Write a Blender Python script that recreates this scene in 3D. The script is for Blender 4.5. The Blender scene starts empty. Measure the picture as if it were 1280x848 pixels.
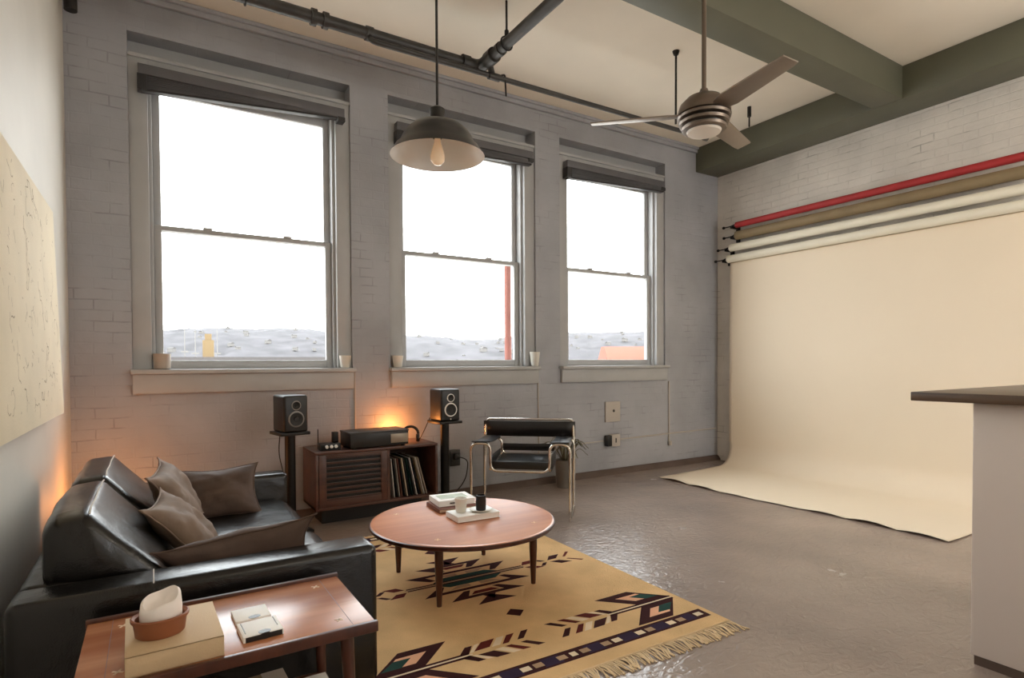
import bpy, bmesh, math, random
from mathutils import Vector, Matrix, noise
random.seed(7)
C = bpy.context.scene.collection
PI = math.pi
R = math.radians

# ------------------------------------------------------------------ materials
def nodes(name):
    m = bpy.data.materials.new(name); m.use_nodes = True
    nt = m.node_tree; b = nt.nodes['Principled BSDF']
    return m, nt, b
def S(c):  # sRGB 0-255 to linear
    return tuple(((v/255)/12.92 if v/255 <= .04045 else ((v/255+.055)/1.055)**2.4) for v in c) + (1,)
def mat(name, col, rough=.5, metal=0, var=.12, scale=6, bump=0, bscale=60, stretch=None, coat=0, emit=None, estr=0, detail=4, spec=.5):
    m, nt, b = nodes(name)
    N = nt.nodes.new; L = nt.links.new
    tc = N('ShaderNodeTexCoord'); mp = N('ShaderNodeMapping')
    L(tc.outputs['Object'], mp.inputs[0])
    if stretch: mp.inputs['Scale'].default_value = stretch
    n = N('ShaderNodeTexNoise'); n.inputs['Scale'].default_value = scale; n.inputs['Detail'].default_value = detail
    L(mp.outputs[0], n.inputs['Vector'])
    r = N('ShaderNodeValToRGB')
    c = S(col); e = r.color_ramp.elements
    e[0].position = .3; e[1].position = .7
    e[0].color = tuple(v*(1-var) for v in c[:3])+(1,); e[1].color = tuple(min(1, v*(1+var)) for v in c[:3])+(1,)
    L(n.outputs[0], r.inputs[0]); L(r.outputs[0], b.inputs['Base Color'])
    b.inputs['Roughness'].default_value = rough; b.inputs['Metallic'].default_value = metal
    b.inputs['Specular IOR Level'].default_value = spec
    if coat: b.inputs['Coat Weight'].default_value = coat; b.inputs['Coat Roughness'].default_value = .15
    if bump:
        n2 = N('ShaderNodeTexNoise'); n2.inputs['Scale'].default_value = bscale; n2.inputs['Detail'].default_value = 3
        L(mp.outputs[0], n2.inputs['Vector'])
        bp = N('ShaderNodeBump'); bp.inputs['Strength'].default_value = bump; bp.inputs['Distance'].default_value = .01
        L(n2.outputs[0], bp.inputs['Height']); L(bp.outputs[0], b.inputs['Normal'])
    if emit:
        b.inputs['Emission Color'].default_value = S(emit); b.inputs['Emission Strength'].default_value = estr
    return m
def brick_mat(name, col, swap, strength=.34):
    m, nt, b = nodes(name); N = nt.nodes.new; L = nt.links.new
    tc = N('ShaderNodeTexCoord'); sp = N('ShaderNodeSeparateXYZ'); cb = N('ShaderNodeCombineXYZ')
    L(tc.outputs['Object'], sp.inputs[0])
    L(sp.outputs[1 if swap else 0], cb.inputs[0]); L(sp.outputs[2], cb.inputs[1])
    # slight wobble of the courses
    nw = N('ShaderNodeTexNoise'); nw.inputs['Scale'].default_value = 3.; L(tc.outputs['Object'], nw.inputs['Vector'])
    vm = N('ShaderNodeVectorMath'); vm.operation = 'SCALE'; vm.inputs['Scale'].default_value = .03
    L(nw.outputs['Color'], vm.inputs[0])
    va = N('ShaderNodeVectorMath'); va.operation = 'ADD'; L(cb.outputs[0], va.inputs[0]); L(vm.outputs[0], va.inputs[1])
    br = N('ShaderNodeTexBrick'); L(va.outputs[0], br.inputs['Vector'])
    br.inputs['Scale'].default_value = 1; br.inputs['Brick Width'].default_value = .215; br.inputs['Row Height'].default_value = .073
    br.inputs['Mortar Size'].default_value = .006; br.inputs['Mortar Smooth'].default_value = .6
    n = N('ShaderNodeTexNoise'); n.inputs['Scale'].default_value = 2.2; n.inputs['Detail'].default_value = 6
    L(tc.outputs['Object'], n.inputs['Vector'])
    r = N('ShaderNodeValToRGB'); c = S(col); e = r.color_ramp.elements; e[0].position = .3; e[1].position = .7
    e[0].color = tuple(v*.88 for v in c[:3])+(1,); e[1].color = tuple(v*1.1 for v in c[:3])+(1,)
    L(n.outputs[0], r.inputs[0])
    # open joints where the paint has not filled them: patchy
    n3 = N('ShaderNodeTexNoise'); n3.inputs['Scale'].default_value = 4.5; n3.inputs['Detail'].default_value = 5
    L(tc.outputs['Object'], n3.inputs['Vector'])
    r3 = N('ShaderNodeValToRGB'); r3.color_ramp.elements[0].position = .54; r3.color_ramp.elements[1].position = .68
    L(n3.outputs[0], r3.inputs[0])
    mu = N('ShaderNodeMath'); mu.operation = 'MULTIPLY'; L(br.outputs['Fac'], mu.inputs[0]); L(r3.outputs[0], mu.inputs[1])
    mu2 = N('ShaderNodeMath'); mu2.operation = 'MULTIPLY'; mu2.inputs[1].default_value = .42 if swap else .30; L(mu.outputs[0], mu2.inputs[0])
    mx = N('ShaderNodeMix'); mx.data_type = 'RGBA'; L(mu2.outputs[0], mx.inputs[0]); L(r.outputs[0], mx.inputs[6])
    mx.inputs[7].default_value = S((70, 62, 56)); L(mx.outputs[2], b.inputs['Base Color'])
    nb = N('ShaderNodeTexNoise'); nb.inputs['Scale'].default_value = 28; nb.inputs['Detail'].default_value = 5
    L(tc.outputs['Object'], nb.inputs['Vector'])
    ma = N('ShaderNodeMath'); ma.operation = 'MULTIPLY_ADD'; ma.inputs[1].default_value = -.6
    L(br.outputs['Fac'], ma.inputs[0]); L(nb.outputs[0], ma.inputs[2])
    bp = N('ShaderNodeBump'); bp.inputs['Strength'].default_value = strength; bp.inputs['Distance'].default_value = .008
    L(ma.outputs[0], bp.inputs['Height']); L(bp.outputs[0], b.inputs['Normal'])
    b.inputs['Roughness'].default_value = .55
    return m
def wood_mat(name, dark, light, axis='x', rough=.35, scale=9, coat=.2):
    m, nt, b = nodes(name); N = nt.nodes.new; L = nt.links.new
    tc = N('ShaderNodeTexCoord'); mp = N('ShaderNodeMapping'); L(tc.outputs['Object'], mp.inputs[0])
    mp.inputs['Scale'].default_value = {'x': (.12, 1.6, 1.6), 'y': (1.6, .12, 1.6), 'z': (1.6, 1.6, .12)}[axis]
    n = N('ShaderNodeTexNoise'); n.inputs['Scale'].default_value = scale; n.inputs['Detail'].default_value = 8; n.inputs['Distortion'].default_value = .8
    L(mp.outputs[0], n.inputs['Vector'])
    r = N('ShaderNodeValToRGB'); e = r.color_ramp.elements; e[0].position = .32; e[1].position = .68
    e[0].color = S(dark); e[1].color = S(light); L(n.outputs[0], r.inputs[0]); L(r.outputs[0], b.inputs['Base Color'])
    b.inputs['Roughness'].default_value = rough; b.inputs['Coat Weight'].default_value = coat; b.inputs['Coat Roughness'].default_value = .25
    bp = N('ShaderNodeBump'); bp.inputs['Strength'].default_value = .08; bp.inputs['Distance'].default_value = .003
    L(n.outputs[0], bp.inputs['Height']); L(bp.outputs[0], b.inputs['Normal'])
    return m
def floor_mat():
    m, nt, b = nodes('painted_concrete'); N = nt.nodes.new; L = nt.links.new
    tc = N('ShaderNodeTexCoord')
    n = N('ShaderNodeTexNoise'); n.inputs['Scale'].default_value = 1.1; n.inputs['Detail'].default_value = 7; L(tc.outputs['Object'], n.inputs['Vector'])
    r = N('ShaderNodeValToRGB'); e = r.color_ramp.elements; e[0].position = .3; e[1].position = .7
    e[0].color = S((140, 126, 118)); e[1].color = S((166, 150, 139)); L(n.outputs[0], r.inputs[0]); L(r.outputs[0], b.inputs['Base Color'])
    n2 = N('ShaderNodeTexNoise'); n2.inputs['Scale'].default_value = 3.5; n2.inputs['Detail'].default_value = 6; L(tc.outputs['Object'], n2.inputs['Vector'])
    mr = N('ShaderNodeMapRange'); mr.inputs[3].default_value = .10; mr.inputs[4].default_value = .34
    L(n2.outputs[0], mr.inputs[0]); L(mr.outputs[0], b.inputs['Roughness'])
    mp = N('ShaderNodeMapping'); mp.inputs['Scale'].default_value = (1, 1.6, 1); mp.inputs['Rotation'].default_value = (0, 0, .5); L(tc.outputs['Object'], mp.inputs[0])
    n3 = N('ShaderNodeTexNoise'); n3.inputs['Scale'].default_value = 14; n3.inputs['Detail'].default_value = 4; n3.inputs['Distortion'].default_value = 1.2; L(mp.outputs[0], n3.inputs['Vector'])
    bp = N('ShaderNodeBump'); bp.inputs['Strength'].default_value = .42; bp.inputs['Distance'].default_value = .014
    L(n3.outputs[0], bp.inputs['Height']); L(bp.outputs[0], b.inputs['Normal'])
    return m
def leather_mat(name, col, rough=.29):
    m, nt, b = nodes(name); N = nt.nodes.new; L = nt.links.new
    tc = N('ShaderNodeTexCoord')
    b.inputs['Base Color'].default_value = S(col); b.inputs['Roughness'].default_value = rough; b.inputs['Specular IOR Level'].default_value = .55
    v = N('ShaderNodeTexVoronoi'); v.inputs['Scale'].default_value = 260; L(tc.outputs['Object'], v.inputs['Vector'])
    n = N('ShaderNodeTexNoise'); n.inputs['Scale'].default_value = 9; n.inputs['Detail'].default_value = 4; n.inputs['Distortion'].default_value = .8; L(tc.outputs['Object'], n.inputs['Vector'])
    ma = N('ShaderNodeMath'); ma.operation = 'MULTIPLY_ADD'; ma.inputs[1].default_value = .08; L(v.outputs[0], ma.inputs[0]); L(n.outputs[0], ma.inputs[2])
    bp = N('ShaderNodeBump'); bp.inputs['Strength'].default_value = .2; bp.inputs['Distance'].default_value = .02
    L(ma.outputs[0], bp.inputs['Height']); L(bp.outputs[0], b.inputs['Normal'])
    return m
def glass_mat():
    m, nt, b = nodes('window_glass'); N = nt.nodes.new; L = nt.links.new
    nt.nodes.remove(b); out = nt.nodes['Material Output']
    t = N('ShaderNodeBsdfTransparent'); t.inputs[0].default_value = (.97, .98, .97, 1)
    g = N('ShaderNodeBsdfGlossy'); g.inputs['Roughness'].default_value = .02
    lw = N('ShaderNodeLayerWeight'); lw.inputs[0].default_value = .5
    pw = N('ShaderNodeMath'); pw.operation = 'POWER'; pw.inputs[1].default_value = 5; L(lw.outputs['Facing'], pw.inputs[0])
    f = N('ShaderNodeMath'); f.operation = 'MULTIPLY_ADD'; f.inputs[1].default_value = .8; f.inputs[2].default_value = .03; L(pw.outputs[0], f.inputs[0])
    n = N('ShaderNodeTexNoise'); n.inputs['Scale'].default_value = 2
    bp = N('ShaderNodeBump'); bp.inputs['Strength'].default_value = .02; L(n.outputs[0], bp.inputs['Height']); L(bp.outputs[0], g.inputs['Normal'])
    mx = N('ShaderNodeMixShader'); L(f.outputs[0], mx.inputs[0]); L(t.outputs[0], mx.inputs[1]); L(g.outputs[0], mx.inputs[2])
    L(mx.outputs[0], out.inputs[0])
    return m

M = dict(
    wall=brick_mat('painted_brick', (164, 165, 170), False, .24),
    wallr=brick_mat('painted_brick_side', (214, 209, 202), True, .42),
    plaster=mat('plaster', (205, 200, 190), .6, var=.05, scale=2, bump=.15, bscale=7),
    ceil=mat('ceiling_paint', (232, 223, 208), .8, var=.05, scale=1.3, bump=.1, bscale=5),
    beam=mat('green_beam_paint', (96, 96, 80), .55, var=.08, scale=2),
    floor=floor_mat(),
    curb=mat('dark_curb', (92, 76, 68), .6, var=.15, scale=4),
    frame=mat('window_paint', (174, 174, 174), .45, var=.05, scale=4),
    glass=glass_mat(),
    blind=mat('blind_grey', (96, 95, 98), .45, var=.1, scale=5),
    blindk=mat('blind_dark', (48, 47, 48), .5),
    pipe=mat('black_iron', (66, 64, 62), .5, metal=.35, var=.2, scale=10, bump=.1),
    iron=mat('dark_iron', (40, 38, 37), .5, metal=.4),
    leather=leather_mat('black_leather', (13, 11, 10), .25),
    leather2=leather_mat('chair_leather', (22, 22, 25), .4),
    stitch=mat('grey_stitch', (190, 182, 172), .7),
    pillow=mat('brown_cushion_cloth', (84, 66, 56), .75, var=.18, scale=9, bump=.25, bscale=16),
    pillow2=mat('taupe_cushion_cloth', (122, 102, 86), .75, var=.15, scale=9, bump=.25, bscale=16),
    teak=wood_mat('teak_top', (176, 102, 62), (208, 136, 90), 'x', .3, 5),
    teakd=wood_mat('teak_dark', (58, 28, 17), (88, 44, 27), 'z', .35),
    teake=wood_mat('teak_edge', (78, 36, 22), (110, 56, 34), 'x', .35),
    teaks=wood_mat('teak_side_table', (160, 96, 62), (200, 136, 96), 'x', .27, 6),
    walnut=wood_mat('walnut_console', (70, 42, 34), (98, 62, 50), 'x', .4),
    walnutd=wood_mat('walnut_slats', (56, 34, 28), (84, 54, 44), 'x', .45),
    counter=wood_mat('dark_counter', (58, 42, 30), (92, 70, 52), 'y', .4),
    inlay=mat('pale_inlay', (226, 190, 150), .5),
    black=mat('black_satin', (24, 23, 23), .4, var=.1),
    blackm=mat('black_metal', (28, 26, 25), .42, metal=.5),
    dgrey=mat('dark_grey', (52, 50, 49), .45),
    cone=mat('speaker_cone', (34, 32, 31), .6),
    silver=mat('silver_ring', (240, 238, 232), .35, var=.04),
    dullring=mat('grey_ring', (128, 122, 116), .4, metal=.4, var=.04),
    panel=mat('grey_panel', (150, 138, 122), .35, metal=.4),
    chrome=mat('chrome', (225, 222, 218), .12, metal=1, var=.03),
    nickel=mat('brushed_nickel', (122, 110, 100), .38, metal=.75, var=.06, scale=20),
    blade=mat('fan_blade', (146, 134, 122), .42, metal=.45, var=.05),
    frost=mat('frosted_glass', (228, 220, 208), .5, var=.02),
    enamel=mat('dark_enamel', (44, 44, 46), .35, var=.08, coat=.3),
    enamelw=mat('white_enamel', (246, 244, 240), .35, var=.03),
    bulb=mat('bulb_glass', (246, 228, 202), .2, emit=(255, 196, 140), estr=.12, var=.02),
    white=mat('white_ceramic', (226, 222, 212), .35, var=.03),
    tan=mat('tan_ceramic', (176, 160, 144), .5, var=.06),
    terra=mat('terracotta', (146, 88, 58), .5, var=.12, scale=12),
    wax=mat('white_wax', (244, 234, 226), .45, var=.03),
    paperw=mat('white_paper', (246, 244, 240), .6, var=.03),
    pagec=mat('book_pages', (214, 196, 170), .8, var=.1, scale=40, stretch=(.2, .2, 6)),
    beige=mat('beige_cloth_cover', (206, 178, 140), .7, var=.05, bump=.1, bscale=200),
    olive=mat('olive_cover', (150, 130, 98), .6, var=.06),
    greencov=mat('pale_green_print', (178, 186, 166), .5, var=.25, scale=18),
    maroon=mat('brown_cover', (120, 70, 52), .55),
    greyjk=mat('grey_book_jacket', (196, 190, 180), .5),
    seam=mat('seamless_paper', (240, 225, 202), .75, var=.02, scale=1),
    rollw=mat('white_paper_roll', (236, 230, 212), .7, var=.03),
    rollo=mat('olive_paper_roll', (136, 118, 88), .7, var=.08),
    rollr=mat('red_paper_roll', (168, 42, 44), .6, var=.08),
    tube=mat('cardboard_tube', (150, 124, 96), .8),
    panelw=mat('painted_panel', (218, 205, 196), .55, var=.03, scale=2),
    canvas=mat('raw_canvas', (222, 208, 180), .8, var=.05, scale=3, bump=.1, bscale=120),
    scrib=mat('scribble_brown', (168, 150, 122), .8),
    rug=mat('tan_wool', (214, 178, 130), .95, var=.1, scale=5, bump=.4, bscale=140, spec=.1),
    rugd=mat('maroon_wool', (58, 30, 30), .95, var=.15, scale=8, spec=.1),
    rugr=mat('red_brown_wool', (92, 38, 34), .95, var=.15, scale=8, spec=.1),
    rugg=mat('green_wool', (44, 70, 64), .95, var=.15, scale=8, spec=.1),
    rugp=mat('purple_wool', (52, 40, 60), .95, var=.15, scale=8, spec=.1),
    rugk=mat('pink_wool', (226, 172, 138), .95, var=.1, spec=.1),
    rugc=mat('cream_wool', (226, 206, 176), .95, var=.1, spec=.1),
    rugt=mat('taupe_wool', (172, 142, 112), .95, var=.1, spec=.1),
    fringe=mat('fringe_wool', (222, 196, 158), .95, var=.12, spec=.1),
    pot=mat('grey_planter', (120, 116, 110), .6, var=.08),
    soil=mat('soil', (50, 40, 32), .95, bump=.6, bscale=60),
    leaf=mat('dusty_leaf', (104, 100, 78), .6, var=.25, scale=12),
    plate=mat('painted_metal', (184, 176, 166), .5, var=.04),
    amber=mat('amber_lamp', (255, 190, 120), .5, emit=(255, 150, 60), estr=4),
    fol=mat('hill_woods', (58, 55, 58), .95, var=.45, scale=.05, detail=10),
    bldw=mat('house_white', (104, 101, 98), .8), bldy=mat('tower_yellow', (104, 86, 58), .8, var=.05),
    bldr=mat('orange_roof', (132, 62, 44), .8), bldg=mat('roof_grey', (76, 72, 71), .8), brickr=mat('rust_red', (108, 60, 50), .8),
    pink=mat('pinkish_roof', (100, 87, 82), .9, var=.06, scale=.3), ground=mat('city_ground', (186, 180, 172), .95, var=.2, scale=.02),
)

# ------------------------------------------------------------------ mesh builder
class B:
    def __init__(s): s.bm = bmesh.new(); s.mats = []
    def mi(s, m):
        m = M[m]
        if m not in s.mats: s.mats.append(m)
        return s.mats.index(m)
    def merge(s, t, m, mx=None):
        k = s.mi(m) if m else None
        if k is not None:
            for f in t.faces: f.material_index = k
        if mx is not None: t.transform(mx)
        me = bpy.data.meshes.new('tmp'); t.to_mesh(me); t.free(); s.bm.from_mesh(me); bpy.data.meshes.remove(me)
        return s
    def box(s, m, x0, x1, y0, y1, z0, z1, bev=0, seg=2, mx=None):
        t = bmesh.new(); bmesh.ops.create_cube(t, size=1)
        t.transform(Matrix.Translation(((x0+x1)/2, (y0+y1)/2, (z0+z1)/2)) @ Matrix.Diagonal((x1-x0, y1-y0, z1-z0, 1)))
        if bev: bmesh.ops.bevel(t, geom=t.edges[:], offset=bev, segments=seg, profile=.5, affect='EDGES')
        return s.merge(t, m, mx)
    def lathe(s, m, prof, mx=None, n=32, close=False, ms=None):
        t = bmesh.new(); rings = []
        for r, z in prof:
            if r < 1e-5: rings.append([t.verts.new((0, 0, z))])
            else: rings.append([t.verts.new((r*math.cos(2*PI*i/n), r*math.sin(2*PI*i/n), z)) for i in range(n)])
        pairs = list(zip(rings, rings[1:])) + ([(rings[-1], rings[0])] if close else [])
        for q, (a, b) in enumerate(pairs):
            for i in range(n):
                j = (i+1) % n
                if len(a) == 1 and len(b) == 1: continue
                if len(a) == 1: f = t.faces.new((a[0], b[j], b[i]))
                elif len(b) == 1: f = t.faces.new((a[i], a[j], b[0]))
                else: f = t.faces.new((a[i], a[j], b[j], b[i]))
                if ms: f.material_index = s.mi(ms[q])
        bmesh.ops.recalc_face_normals(t, faces=t.faces[:])
        return s.merge(t, None if ms else m, mx)
    def tube(s, m, pts, r, n=10, closed=False, mx=None, r1=None, flat=1):
        pts = [Vector(p) for p in pts]; t = bmesh.new(); rings = []
        k = len(pts); up = None
        for i, p in enumerate(pts):
            if closed: d = pts[(i+1) % k]-pts[i-1]
            else: d = pts[min(i+1, k-1)]-pts[max(i-1, 0)]
            d.normalize()
            if up is None:
                a = Vector((0, 0, 1)) if abs(d.z) < .9 else Vector((1, 0, 0)); up = (a-d*a.dot(d)).normalized()
            else: up = (up-d*up.dot(d)).normalized()
            sd = d.cross(up); rr = r if r1 is None else r+(r1-r)*i/(k-1)
            rings.append([t.verts.new(p+up*math.cos(2*PI*j/n)*rr*flat+sd*math.sin(2*PI*j/n)*rr) for j in range(n)])
        for i in range(k if closed else k-1):
            a, b = rings[i], rings[(i+1) % k]
            for j in range(n): t.faces.new((a[j], a[(j+1) % n], b[(j+1) % n], b[j]))
        if not closed: t.faces.new(rings[0][::-1]); t.faces.new(rings[-1])
        bmesh.ops.recalc_face_normals(t, faces=t.faces[:])
        return s.merge(t, m, mx)
    def cyl(s, m, a, b, r, n=20, r1=None): return s.tube(m, [a, b], r, n, r1=r1)
    def prism(s, m, poly, h0, h1, axis='z', bev=0, mx=None):
        t = bmesh.new()
        def v(p, h): return {'z': (p[0], p[1], h), 'y': (p[0], h, p[1]), 'x': (h, p[0], p[1])}[axis]
        a = [t.verts.new(v(p, h0)) for p in poly]; b = [t.verts.new(v(p, h1)) for p in poly]; n = len(poly)
        t.faces.new(a); t.faces.new(b[::-1])
        for i in range(n): t.faces.new((a[i], b[i], b[(i+1) % n], a[(i+1) % n]))
        bmesh.ops.recalc_face_normals(t, faces=t.faces[:])
        if bev: bmesh.ops.bevel(t, geom=t.edges[:], offset=bev, segments=3, profile=.5, affect='EDGES')
        return s.merge(t, m, mx)
    def face(s, m, pts):
        k = s.mi(m); f = s.bm.faces.new([s.bm.verts.new(p) for p in pts]); f.material_index = k
        return s
    def obj(s, name, parent=None, loc=None, ang=38, sub=0, smooth=True):
        me = bpy.data.meshes.new(name); s.bm.normal_update(); s.bm.to_mesh(me); s.bm.free()
        for m in s.mats: me.materials.append(m)
        if smooth:
            for p in me.polygons: p.use_smooth = True
            me.set_sharp_from_angle(angle=R(ang))
        o = bpy.data.objects.new(name, me); C.objects.link(o)
        if parent: o.parent = parent
        if loc: o.location = loc
        if sub:
            md = o.modifiers.new('sub', 'SUBSURF'); md.levels = md.render_levels = sub
        return o
def thing(name, label, cat, loc=(0, 0, 0), rz=0, group=None, kind=None):
    o = bpy.data.objects.new(name, None); C.objects.link(o); o.location = loc; o.rotation_euler = (0, 0, rz)
    o.empty_display_size = .1
    return tag(o, label, cat, group, kind)
def tag(o, label, cat, group=None, kind=None):
    o['label'] = label; o['category'] = cat
    if group: o['group'] = group
    if kind: o['kind'] = kind
    return o
def struct(o, label=None, cat=None):
    o['kind'] = 'structure'
    if label: o['label'] = label; o['category'] = cat
    return o
def fillet(pts, r, n=6, closed=False):
    pts = [Vector(p) for p in pts]; out = []
    for i, p in enumerate(pts):
        if not closed and i in (0, len(pts)-1): out.append(p); continue
        a = pts[i-1]; b = pts[(i+1) % len(pts)]
        da = (a-p); db = (b-p); ra = min(r, da.length*.49, db.length*.49); da.normalize(); db.normalize()
        p0 = p+da*ra; p1 = p+db*ra
        for k in range(n+1):
            t = k/n; out.append(p0*(1-t)**2+p*2*t*(1-t)+p1*t*t)
    return out

# ------------------------------------------------------------------ camera
YW = 4.807; XL = -.47; XR = 6.003; ZC = 3.8; YB = -3.4
cam = bpy.data.cameras.new('camera'); co = bpy.data.objects.new('camera', cam); C.objects.link(co)
yaw, pit, rol = R(31.784), R(-1.1337), R(-.3047)
F = Vector((math.sin(yaw)*math.cos(pit), math.cos(yaw)*math.cos(pit), math.sin(pit)))
R0 = Vector((math.cos(yaw), -math.sin(yaw), 0)); U0 = R0.cross(F)
Rv = R0*math.cos(rol)+U0*math.sin(rol); Uv = -R0*math.sin(rol)+U0*math.cos(rol)
mw = Matrix((Rv, Uv, -F)).transposed().to_4x4(); mw.translation = (0, 0, 1.22); co.matrix_world = mw
cam.sensor_width = 36; cam.lens = 36*724/1280; cam.shift_y = 44.69/1280; cam.clip_start = .05; cam.clip_end = 3000
bpy.context.scene.camera = co

# ------------------------------------------------------------------ room shell
WIN = [(-.12, 1.415), (1.742, 3.262), (3.562, 5.082)]
ZS, ZH = 1.155, 3.525
def wall_grid(name, xs, zs, holes, y0, y1, m):
    """wall with openings: front, back and reveal faces only"""
    b = B(); k = b.mi(m); bm = b.bm; vs = {}
    def V(x, y, z):
        key = (round(x, 4), round(y, 4), round(z, 4))
        if key not in vs: vs[key] = bm.verts.new(key)
        return vs[key]
    nx, nz = len(xs)-1, len(zs)-1
    solid = lambda i, j: 0 <= i < nx and 0 <= j < nz and (i, j) not in holes
    for i in range(nx):
        for j in range(nz):
            if not solid(i, j): continue
            x0, x1, z0, z1 = xs[i], xs[i+1], zs[j], zs[j+1]
            bm.faces.new((V(x0, y0, z0), V(x1, y0, z0), V(x1, y0, z1), V(x0, y0, z1)))
            bm.faces.new((V(x0, y1, z0), V(x0, y1, z1), V(x1, y1, z1), V(x1, y1, z0)))
            if not solid(i-1, j): bm.faces.new((V(x0, y0, z0), V(x0, y0, z1), V(x0, y1, z1), V(x0, y1, z0)))
            if not solid(i+1, j): bm.faces.new((V(x1, y0, z0), V(x1, y1, z0), V(x1, y1, z1), V(x1, y0, z1)))
            if not solid(i, j-1): bm.faces.new((V(x0, y0, z0), V(x0, y1, z0), V(x1, y1, z0), V(x1, y0, z0)))
            if not solid(i, j+1): bm.faces.new((V(x0, y0, z1), V(x1, y0, z1), V(x1, y1, z1), V(x0, y1, z1)))
    return b.obj(name, smooth=False)
xs = [XL-.25]+[v for w in WIN for v in w]+[XR+.25]
struct(wall_grid('wall_far', xs, [0, ZS, ZH, ZC+.2], {(1, 1), (3, 1), (5, 1)}, YW, YW+.34, 'wall'))
struct(B().box('plaster', XL-.25, XL, YB-.25, YW, 0, ZC+.2).obj('wall_left'))
struct(B().box('wallr', XR, XR+.25, YB-.25, YW, 0, ZC+.2).obj('wall_right'))
BW = [(3.42, 5.08)]  # opening added in the unseen rear wall to let sky light in
struct(wall_grid('wall_near', [XL]+[v for w in BW for v in w]+[XR], [0, .5, 2.3, ZC+.2], {(1, 1)}, YB-.25, YB, 'plaster'))
struct(B().box('floor', XL-.25, XR+.25, YB-.25, YW+.34, -.2, 0).obj('floor'))
struct(B().box('ceil', XL-.25, XR+.25, YB-.25, YW+.34, ZC, ZC+.25).obj('ceiling'))
struct(B().box('beam', 5.60, XR-.001, YB, YW-.001, 3.513, ZC, .008).obj('trim_1'), 'green painted ceiling beam running along the right wall', 'beam')
struct(B().box('beam', XL, 5.599, 2.535, 2.785, 3.513, ZC, .008).obj('trim_2'), 'green painted ceiling beam crossing the room above the fan', 'beam')
# brick corbel course under the ceiling
b = B(); b.box('wall', XL, 5.6, YW-.035, YW-.001, 3.735, 3.775, .006); b.box('wall', XL, 5.6, YW-.055, YW-.001, 3.772, ZC, .006)
struct(b.obj('trim_3'), 'stepped painted brick course where window wall meets ceiling', 'cornice')
b = B(); b.prism('curb', [(YW-.001, 0), (YW-.05, 0), (YW-.045, .02), (YW-.02, .05), (YW-.001, .06)], XL, XR, 'x')
struct(b.obj('baseboard_far'))

# ------------------------------------------------------------------ windows
def window(n, x0, x1):
    w = thing('window_%d' % n, ['wide white double hung window at left with pale tumbler on sill', 'middle white double hung window behind the hanging lamp', 'white double hung window at right beside the backdrop'][n-1], 'window', ((x0+x1)/2, YW, ZS), kind='structure')
    h = (x1-x0)/2; o = lambda z: z-ZS
    c = B()
    for s in (-1, 1):
        a, d = sorted((s*h, s*(h-.115))); c.box('frame', a, d, .02, .20, o(1.19), o(3.375), .003)
        a, d = sorted((s*(h-.112), s*(h-.138))); c.box('frame', a, d, .062, .20, o(1.19), o(3.27), .003)
    c.box('frame', -h+.115, h-.115, .02, .20, o(3.262), o(3.375), .003)
    c.box('frame', -h+.001, h-.001, .004, .20, o(3.362), o(3.388), .004)
    c.obj('casing', w)
    B().box('frame', -h+.001, h-.001, .15, .18, o(3.388), o(ZH)-.001).obj('head_board', w)
    B().box('frame', -h-.012, h+.012, -.075, .2, o(1.157), o(1.19), .006).obj('window_sill', w)
    B().box('frame', -h, h, -.042, -.002, o(1.02), o(1.156), .005).obj('apron', w)
    xi = h-.138
    for nm, z0, z1, y, rb, rt in (('lower_sash', 1.19, 2.232, .10, .064, .036), ('upper_sash', 2.196, 3.262, .142, .036, .07)):
        s = B(); st = .05
        s.box('frame', -xi, -xi+st, y, y+.038, o(z0), o(z1), .006); s.box('frame', xi-st, xi, y, y+.038, o(z0), o(z1), .006)
        s.box('frame', -xi+st-.002, xi-st+.002, y, y+.038, o(z0), o(z0)+rb, .006); s.box('frame', -xi+st-.002, xi-st+.002, y, y+.038, o(z1)-rt, o(z1), .006)
        if nm == 'lower_sash':
            for k in (-.45, .45): s.box('frame', k*xi-.03, k*xi+.03, y-.012, y+.03, o(z1)-.004, o(z1)+.014, .004)
        sa = s.obj(nm, w)
        B().box('glass', -xi+st-.004, xi-st+.004, y+.016, y+.021, o(z0)+rb-.004, o(z1)-rt+.004).obj('pane', sa)
    return w
for i, (a, d) in enumerate(WIN): window(i+1, a, d)
BL = ['grey venetian blind pulled up at the top of the left window', 'grey venetian blind pulled up behind the hanging lamp', 'grey venetian blind pulled up at the top of the right window']
for i, (a, d) in enumerate(WIN):
    bl = thing('window_blind', BL[i], 'blind', ((a+d)/2, YW-.03, 3.11), group='raised blinds on the windows'); h = (d-a)/2-.06
    B().box('blind', -h, h, -.03, .045, .115, .185, .004).obj('headrail', bl)
    tl = (.10, .05, .06)[i]; b = B()
    for k in range(9):
        f = k/9; j = random.uniform(-.004, .004); z = lambda u: .112-(1-f)*(.095 if u < 0 else .095-tl)
        b.prism('blind', [(-h+.02, z(-1)), (h-.02, z(1)), (h-.02, z(1)+.004), (-h+.02, z(-1)+.004)], -.022+j, .03+j, 'y')
    b.obj('slat_stack', bl)
    B().prism('blindk', [(-h+.015, .002), (h-.015, .002+tl), (h-.015, .016+tl), (-h+.015, .016)], -.024, .032, 'y', .003).obj('bottom_rail', bl)
    for sd in (-1, 1):
        x, y = sorted((sd*(h-.055), sd*(h+.004))); B().box('blindk', x, y, -.034, .048, .01 if sd < 0 else .08, .115, .003).obj('bracket', bl)
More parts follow.
